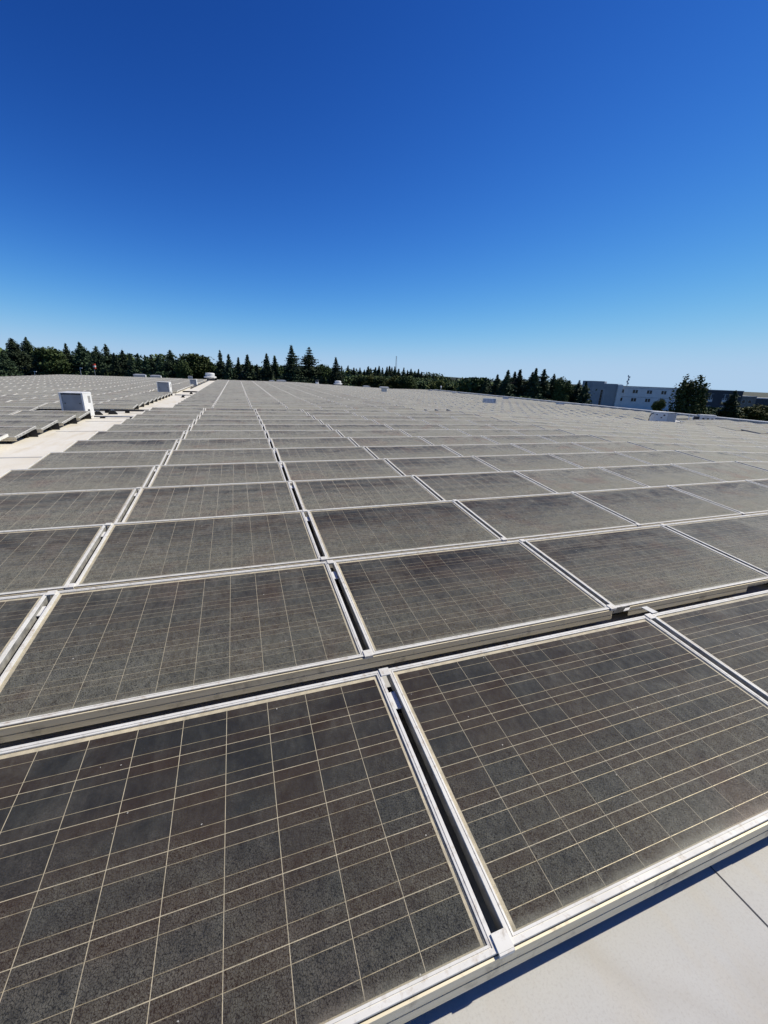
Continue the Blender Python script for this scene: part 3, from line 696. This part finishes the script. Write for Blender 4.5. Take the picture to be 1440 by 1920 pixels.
def proto(kind, i):
    if (kind, i) in PROTO: return PROTO[(kind, i)]
    H, W = {'cone': (13, 8.0), 'fir': (13, 8.0), 'layer': (16.5, 15.0), 'irr': (15, 11.0), 'broad': (12, 8.0), 'up': (11.5, 8.5)}[kind]
    sd_ = 100*['cone', 'fir', 'layer', 'irr', 'broad', 'up'].index(kind)+i*7+3
    if kind in ('broad', 'up'): cen, sz = broad(sd_, H, W, 26 if kind == 'broad' else 46, kind == 'up')
    else: cen, sz = conifer(sd_, H, W, kind)
    mats = [M['needles'] if kind not in ('broad', 'up') else M['leaves']]
    PROTO[(kind, i)] = (leaf_mesh(kind+'_crown', cen, sz, mats, sd_), trunk_mesh(H*.93, .22 if kind not in ('broad', 'up') else .26, sd_), H, W)
    return PROTO[(kind, i)]
GZ = -8.0
def tree(name, x, y, top, w, kind, i, label, group=None, mat=None):
    cm_, tm_, H, W = proto(kind, i)
    o = tag(ob(name, None, None, (x, y, GZ), (0, 0, (i*2.1+x) % 6.28)), label, 'tree', group)
    s = (top-GZ)/H; sw = max(.35, w*{'cone': 2.7, 'fir': 2.6, 'layer': 2.0, 'irr': 2.0, 'broad': 1.5, 'up': 1.35}[kind]/W)
    o.scale = (sw, sw, s)
    ob('crown', cm_, o); ob('trunk', tm_, o)
    if mat:
        cr = o.children[0]; cr.data = cr.data.copy(); cr.data.materials[0] = M[mat]
    return o
TREES = [(-57.4,138.7,3.9,4.7,'irr'),(-58.4,148.2,7.6,6.5,'irr'),(-57.8,155.0,8.3,5.3,'irr'),(-51.8,142.6,4.9,3.5,'fir'),(-48.9,144.2,5.8,7.4,'broad'),(-48.0,153.3,7.2,3.8,'cone'),(-42.8,147.0,7.4,5.8,'irr'),(-37.3,140.2,6.5,4.7,'irr'),(-36.2,146.8,7.2,4.7,'fir'),(-32.3,137.8,4.8,3.0,'cone'),(-31.2,142.3,6.0,3.7,'fir'),(-27.6,133.9,4.8,2.9,'cone'),(-26.5,138.0,4.8,3.6,'cone'),(-23.8,132.3,4.4,3.2,'fir'),(-23.2,138.9,4.4,3.1,'cone'),(-20.4,132.3,4.7,3.5,'cone'),(-17.7,134.1,6.1,4.8,'irr'),(-14.1,126.4,3.9,3.7,'broad'),(-11.8,134.1,5.7,8.2,'broad'),(-7.4,135.6,5.0,4.7,'broad'),(-4.6,132.9,6.7,3.4,'fir'),(-2.4,127.3,5.7,3.3,'cone'),(0.3,128.3,4.9,3.0,'cone'),(2.7,123.3,5.7,4.1,'cone'),(5.4,130.4,3.3,3.1,'cone'),(7.8,123.8,6.3,3.6,'cone'),(10.1,127.3,5.8,4.0,'cone'),(12.7,130.1,3.5,3.8,'broad'),(13.8,118.1,8.6,7.1,'layer'),(19.0,120.6,8.4,9.5,'layer'),(23.2,122.0,4.2,4.0,'broad'),(25.9,127.6,3.6,2.9,'cone'),(26.3,119.4,6.2,5.7,'layer')]
RTREES = [(66.5,104.6,2.3,2.7,'cone'),(70.7,108.0,0.1,4.1,'broad'),(66.8,99.2,3.1,3.5,'fir'),(75.1,107.8,0.9,4.8,'broad'),(66.3,94.2,4.3,3.6,'cone'),(72.5,99.7,4.0,3.8,'cone'),(70.8,94.9,4.6,4.0,'cone'),(79.4,103.2,2.0,4.1,'broad'),(77.2,98.1,4.2,3.6,'cone'),(74.0,92.8,5.0,3.9,'cone'),(77.4,93.7,4.9,4.3,'fir'),(81.4,94.2,3.8,3.8,'fir'),(80.6,89.7,3.2,3.9,'broad'),(85.1,92.3,2.3,2.9,'cone'),(88.0,93.1,1.1,3.6,'broad'),(86.1,89.7,2.4,3.1,'fir'),(84.5,85.8,2.2,2.7,'cone')]
ADJ = {'cone': 'narrow dark conifer', 'fir': 'ragged dark conifer', 'layer': 'big tiered conifer', 'irr': 'irregular dark tree', 'broad': 'rounded dark tree'}
NAME = {'cone': 'conifer_tree', 'fir': 'conifer_tree', 'layer': 'conifer_tree', 'irr': 'pine_tree', 'broad': 'leafy_tree', 'up': 'leafy_tree'}
for k, (x, y, tz, w, kd) in enumerate(TREES):
    lb = '%s, %s from the left in the tree line behind the roof' % (ADJ[kd], ordn(k+1))
    if k == 28: lb = 'tallest tiered conifer, left of the pair standing above the back roof edge'
    if k == 29: lb = 'broadest tiered conifer, right of the pair standing above the back roof edge'
    if k == 32: lb = 'tiered conifer behind the round fan, right of the tall pair'
    tree(NAME[kd], x, y, tz, w, kd, k % 4, lb, 'trees along the back of the roof')
for k, (x, y, tz, w, kd) in enumerate(RTREES):
    tree(NAME[kd], x, y, tz, w, kd, (k+1) % 4, '%s, %s from the left in the group beside the grey building' % (ADJ[kd], ordn(k+1)), 'trees left of the grey building')
FAR = [(49.6,209.4,5.5),(53.0,210.6,6.0),(58.4,218.5,5.2),(54.7,193.9,4.9),(58.3,199.1,4.1),(59.8,198.0,5.8),(64.2,207.5,5.4),(63.8,198.2,5.6),(63.9,193.2,5.9),(71.2,209.6,5.7),(69.3,196.9,5.9),(72.8,203.2,6.6),(76.2,209.0,6.2),(74.9,200.7,6.4),(74.7,195.2,5.2),(75.2,189.6,5.8),(84.9,208.8,5.0),(86.4,207.5,5.8),(87.8,205.6,5.1),(89.3,204.2,5.8),(87.3,195.4,4.3),(91.9,200.3,3.7),(92.8,193.5,3.0)]
for k, (x, y, tz) in enumerate(FAR):
    tree('conifer_tree', x, y, tz, 3.2+.5*(k % 3), 'cone' if k % 3 else 'fir', k % 4, 'small spiky conifer, %s from the left in the far row below the lattice mast' % ordn(k+1), 'far row of small conifers')
BR2 = [(34.0,155.0,0.6,5.9),(44.4,173.7,0.8,7.6),(47.4,167.3,1.4,6.5),(50.8,160.8,2.4,7.2),(50.5,149.3,1.3,5.9),(51.7,137.9,2.0,6.3),(53.2,131.8,2.1,6.4),(62.6,144.8,1.0,5.2),(66.1,143.5,0.8,5.2),(65.4,132.7,1.2,4.4),(72.8,140.9,0.3,5.2),(76.6,139.6,0.5,5.9),(80.3,138.2,0.2,5.9),(81.0,132.2,0.1,5.0)]
for k, (x, y, tz, w) in enumerate(BR2):
    tree('leafy_tree', x, y, tz, w, 'broad', k % 4, 'rounded leafy tree, %s from the left in the low band before far conifers' % ordn(k+1), 'rounded trees before the far conifers', 'olive' if k in (3, 5, 9) else None)
# trees by the grey building
tree('leafy_tree', 80.1, 55.4, 3.9, 5.6, 'up', 0, 'large ragged dark tree in front of the grey building', None)
tree('conifer_tree', 92.8, 55.6, 1.4, 3.6, 'fir', 1, 'dark conifer in front of the navy building at the right', None)
tree('leafy_tree', 83.6, 63.8, -.7, 2.2, 'broad', 1, 'small light green tree left of the large ragged tree', None, 'olive')
for k, (x, y, tz, w, lb) in enumerate([(82.8, 68.7, -3.2, 2.6, 'green shrub top below the grey building windows'), (97.1, 53.2, -.9, 5.0, 'green bush at the far right edge of the picture'), (96.5, 57.4, -1.7, 4.0, 'green bush right of the dark conifer by the navy building'), (73.6, 77.6, -2.9, 3.0, 'low green bush at the left foot of the grey building'), (88.0, 56.5, -2.6, 3.6, 'low bush between the ragged tree and the dark conifer'), (70.6, 83.5, -2.2, 5.0, 'low green bush below the right-hand conifer group')]):
    tree('bush', x, y, tz, w, 'broad', k % 4, lb, None, 'olive' if k in (0, 1, 2) else None)
# the wood behind: nobody could count these crowns
rg = np.random.default_rng(5); cen = []; szs = []
def band(p0, p1, z0, z1, n, thick, seed):
    t_ = rg.uniform(0, 1, n); base = np.array(p0)+(np.array(p1)-np.array(p0))*t_[:, None]
    L = np.hypot(p1[0]-p0[0], p1[1]-p0[1])
    hgt = z0+(z1-z0)*(.72+.18*np.sin(t_*L*.55+seed)+.10*np.sin(t_*L*1.7+seed*2))
    z = GZ+(hgt-GZ)*rg.uniform(0, 1, n)**.55
    cen.append(np.stack([base[:, 0]+rg.normal(0, thick, n), base[:, 1]+rg.normal(0, thick, n), z], -1)); szs.append(np.full(n, .55))
band((-80, 165), (-20, 155), -1, 5.6, 22000, 2.0, 1); band((-30, 155), (34, 145), -1, 3.6, 22000, 2.0, 2)
band((30, 180), (85, 175), -1, 1.6, 15000, 2.5, 3); band((40, 225), (112, 215), -1, 4.6, 16000, 2.0, 4)
band((60, 145), (100, 118), -2, .3, 13000, 2.0, 5); band((64, 112), (95, 98), -2, 2.4, 14000, 1.5, 6)
band((84, 235), (175, 190), -2, 1.0, 16000, 3.0, 7); band((97, 62), (130, 45), -5, -1.8, 9000, 1.6, 8); band((62, 96), (75, 90), -5, -2.0, 6000, 1.2, 9)
wood_c = np.concatenate(cen); wood_s = np.concatenate(szs)
tag(ob('woodland', leaf_mesh('woodland', wood_c, wood_s, [M['needles'], M['leaves'], M['olive']], 11, .3, rg.choice([0, 0, 1, 1, 1, 2], len(wood_c)))), 'dark mass of foliage filling the space below the tree tops', 'foliage', kind='stuff')
# wooded ridge on the horizon
hb = MB(); n = 60; top = []
ridge = [(240, 700, 3.0), (302, 677, 5.0), (329, 667, 5.2), (363, 654, 4.3), (398, 641, 2.8), (433, 628, 1.6), (468, 616, 1.2), (640, 540, 1.0)]
P = np.array(ridge); tt = np.linspace(0, 1, len(P)); ts = np.linspace(0, 1, 80)
rx = np.interp(ts, tt, P[:, 0]); ry = np.interp(ts, tt, P[:, 1]); rzz = np.interp(ts, tt, P[:, 2])+np.random.default_rng(3).normal(0, .12, 80)
dn = np.array([.42, .91])
hb.rings([[(x-60*dn[0], y-60*dn[1], -8.2) for x, y in zip(rx, ry)], [(x-25*dn[0], y-25*dn[1], z-2.5) for x, y, z in zip(rx, ry, rzz)], [(x, y, z) for x, y, z in zip(rx, ry, rzz)], [(x+60*dn[0], y+60*dn[1], z-1) for x, y, z in zip(rx, ry, rzz)], [(x+200*dn[0], y+200*dn[1], -8.2) for x, y in zip(rx, ry)]])
nn = 80
keep = [f for f in hb.f if max(f) % 1 == 0 and not ({f[0] % nn, f[1] % nn} == {0, nn-1})]
hb.f = keep; hb.m = [0]*len(keep)
M['far_wood'] = simple('far_wood', (.020, .030, .022), .95, 0, .35, .12)
tag(ob('hills', hb.mesh('hills', M['far_wood'])), kind='structure')

# ------------------------------------------------------------------ buildings on the right
BR = math.atan2(-.327, .944)
def local_build(name, loc, label):
    return thing(name, loc, BR, label, 'building')
def window(par, x, z0, w, h, y, panes=1, wallname='window'):
    f = MB(); f.box(x-.08, x+w+.08, y-.04, y+.04, z0-.08, z0); f.box(x-.08, x+w+.08, y-.04, y+.04, z0+h, z0+h+.08)
    f.box(x-.08, x, y-.04, y+.04, z0, z0+h); f.box(x+w, x+w+.08, y-.04, y+.04, z0, z0+h)
    for k in range(1, panes): f.box(x+w*k/panes-.12, x+w*k/panes+.12, y-.035, y+.04, z0, z0+h)
    fo = ob(wallname, f.mesh(wallname, M['trim']), par)
    for k in range(panes):
        g = MB(); x0 = x+w*k/panes+(.12 if k else 0); x1 = x+w*(k+1)/panes-(.12 if k < panes-1 else 0)
        g.box(x0, x1, y-.012, y-.002, z0, z0+h); ob('pane', g.mesh('pane', M['window']), fo)
    return fo
bd = local_build('office_building', (141.2, 139.6, GZ), 'grey office block with paired windows beyond the right parapet')
b = MB(); b.box(0, 5.0, 0, 9, 0, 10.95); ob('tower_wall', b.mesh('tower_wall', M['stucco_grey']), bd)
b = MB(); b.box(5.003, 10.9, .15, 9, 0, 9.95); ob('wing_wall', b.mesh('wing_wall', M['stucco_grey']), bd)
b = MB(); b.box(10.903, 12.9, -.5, 9, 0, 9.80); ob('corner_pier', b.mesh('corner_pier', M['stucco_light']), bd)
b = MB(); b.box(12.903, 46, .9, 14, 0, 9.25); ob('main_wall', b.mesh('main_wall', M['stucco_light']), bd)
b = MB(); b.box(5.05, 12.8, .2, 9, 9.96, 10.10); b.box(12.95, 46, .7, 1.1, 9.252, 9.48); ob('coping', b.mesh('coping', M['trim']), bd)
b = MB(); b.box(5.2, 7.5, 3, 8, 10.1, 10.9); ob('plant_room', b.mesh('plant_room', M['trim']), bd)
for zz in (6.95, 3.55):
    window(bd, 13.5, zz-.28-.0, .95, 1.35, .9); window(bd, 18.3, zz-.28, 2.1, 1.35, .9, 2); window(bd, 24.4, zz-.28, 2.1, 1.35, .9, 2); window(bd, 30.6, zz-.28, 2.1, 1.35, .9, 2)
b = MB(); b.box(12.95, 46, .86, .90, 5.0, 5.14); b.box(12.95, 46, .86, .90, 8.55, 8.65); ob('string_course', b.mesh('string_course', M['stucco_grey']), bd)
w = window(bd, 4.0, 1.0, 1.8, 6.55, .0, 1, 'stair_window')
for k in range(5):
    b = MB(); b.box(4.0, 5.8, -.03, .0, 2.1+k*1.1, 2.16+k*1.1); ob('mullion', b.mesh('mullion', M['stucco_grey']), w)
b = MB(); b.box(5.003, 6.0, -.02, .16, 0, 9.9); ob('stair_surround', b.mesh('stair_surround', M['stucco_grey']), bd)
# roof mast with antennas
o = thing('antenna_mast', (155.6, 134.6, GZ+9.25), BR, 'small antenna mast on the grey office block roof', 'mast')
b = MB(); b.tube([(0, 1, 0), (0, 1, 4.3)], .16, 6); ob('pole', b.mesh('pole', M['galv']), o)
for zz, dx in ((.9, .4), (1.6, -.35), (2.4, .3), (3.4, .45), (3.9, -.3)):
    b = MB(); b.box(dx-.14, dx+.14, .85, 1.1, zz, zz+.7); b.box(min(0, dx), max(0, dx), .95, 1.0, zz+.3, zz+.36); ob('antenna', b.mesh('antenna', M['galv']), o)
nb = local_build('navy_building', (184.6, 124.6, GZ), 'dark navy building behind the trees at the right')
b = MB(); b.box(0, 19, 0, 12, 0, 9.1); ob('wall', b.mesh('wall', M['stucco_navy']), nb)
b = MB(); b.box(-.1, 19.1, -.15, 12.1, 9.102, 9.35); ob('coping', b.mesh('coping', M['stucco_grey']), nb)
b = MB(); b.box(1.0, 5.0, 4, 8, 9.36, 10.4); ob('plant_room', b.mesh('plant_room', M['trim']), nb)
for x in (4.8, 10.8):
    for zz in (4.4, 1.2):
        f = window(nb, x, zz, 1.7, 1.5, 0, 2)
        b = MB(); b.box(x-.1, x+1.8, -.10, -.045, zz+.1, zz+1.0); ob('blind', b.mesh('blind', M['trim']), f)
    b = MB(); b.box(x+.6, x+1.0, -.08, -.002, 5.95, 7.6); b.box(x-.2, x+1.9, -.08, -.002, 7.6, 7.75); ob('trim_strip', b.mesh('trim_strip', M['stucco_grey']), nb)
tb = local_build('tan_building', (241.0, 141.4, GZ), 'low tan building at the far right edge')
b = MB(); b.box(0, 8.2, 0, 10, 0, 6.7); ob('wall', b.mesh('wall', M['stucco_tan']), tb)
b = MB(); b.box(8.203, 24, .5, 10, 0, 5.9); ob('dark_wall', b.mesh('dark_wall', M['stucco_navy']), tb)
b = MB(); b.box(-.1, 8.2, -.15, 10, 6.702, 6.95); b.box(8.21, 24.2, .3, 10.1, 5.902, 6.35); ob('coping', b.mesh('coping', M['trim']), tb)
window(tb, 1.2, 3.4, 1.6, 1.6, 0); window(tb, 4.4, 3.4, 1.6, 1.6, 0)
# pale houses glimpsed between the trees
for x, y, z, w, lb in ((110.1, 181, -1.1, 3.2, 'left pale house front glimpsed among trees below the ridge'), (116.6, 183, -.7, 1.8, 'narrow pale house glimpsed just right of the left one'), (118.6, 177, -1.4, 2.6, 'third pale house front glimpsed among trees'), (122.3, 176, -1.5, 2.4, 'rightmost pale house front glimpsed among trees')):
    o = thing('house', (x, y, GZ), BR, lb, 'house')
    b = MB(); b.box(-w/2, w/2, 0, 5, 0, z-GZ-.2); ob('wall', b.mesh('wall', M['white_paint']), o)
    b = MB(); hz = z-GZ-.2; b.rings([[(-w/2-.2, -.3, hz+.003), (w/2+.2, -.3, hz+.003), (w/2+.2, 5.3, hz+.003), (-w/2-.2, 5.3, hz+.003)], [(-w/2-.2, 2.4, hz+.9), (w/2+.2, 2.4, hz+.9), (w/2+.2, 2.6, hz+.9), (-w/2-.2, 2.6, hz+.9)]], 0, True, True); ob('roof', b.mesh('roof', M['stucco_tan']), o)
# lattice mast on the horizon
o = thing('lattice_mast', (97.3, 259, GZ), 0, 'thin lattice radio mast rising above the far conifers', 'mast')
b = MB()
for k in range(3):
    a = k*2.094; b.tube([(.9*math.cos(a), .9*math.sin(a), 0), (.28*math.cos(a), .28*math.sin(a), 22)], .06, 4)
ob('leg_frame', b.mesh('leg_frame', M['galv']), o)
b = MB()
for k in range(22):
    r0 = .9-.62*k/22; r1 = .9-.62*(k+1)/22
    for j in range(3):
        a = j*2.094; a2 = a+2.094
        b.tube([(r0*math.cos(a), r0*math.sin(a), k), (r1*math.cos(a2), r1*math.sin(a2), k+1)], .035, 3)
ob('bracing', b.mesh('bracing', M['galv']), o)
# windsock and lamps in front of the left trees
o = thing('windsock', (-30.5, 111.3, GZ), 0, 'small red and white windsock in front of the left trees', 'windsock')
b = MB(); b.lathe([(.05, 0), (.04, 9.5)], 8); ob('pole', b.mesh('pole', M['galv']), o)
for k, mt in enumerate(('red', 'white_paint', 'red')):
    b = MB(); b.tube([(.08+.02*k, 0, 9.55-.36*k), (.12+.03*k, 0, 9.2-.36*k)], [.34-.04*k, .30-.04*k], 12); ob('sock_band', b.mesh('sock_band', M[mt]), o)
for x, y, z, lb in ((-35.2, 118.2, .6, 'pale lamp post in front of the left trees'), (-45.4, 121.4, -.6, 'small lamp with white head before the trees at far left')):
    o = thing('lamp_post', (x, y, GZ), 0, lb, 'lamp post')
    b = MB(); b.lathe([(.08, 0), (.05, z-GZ-.2)], 8); ob('pole', b.mesh('pole', M['galv']), o)
    b = MB(); b.box(-.05, .45, -.1, .1, z-GZ-.16, z-GZ); ob('lamp_head', b.mesh('lamp_head', M['white_paint']), o)
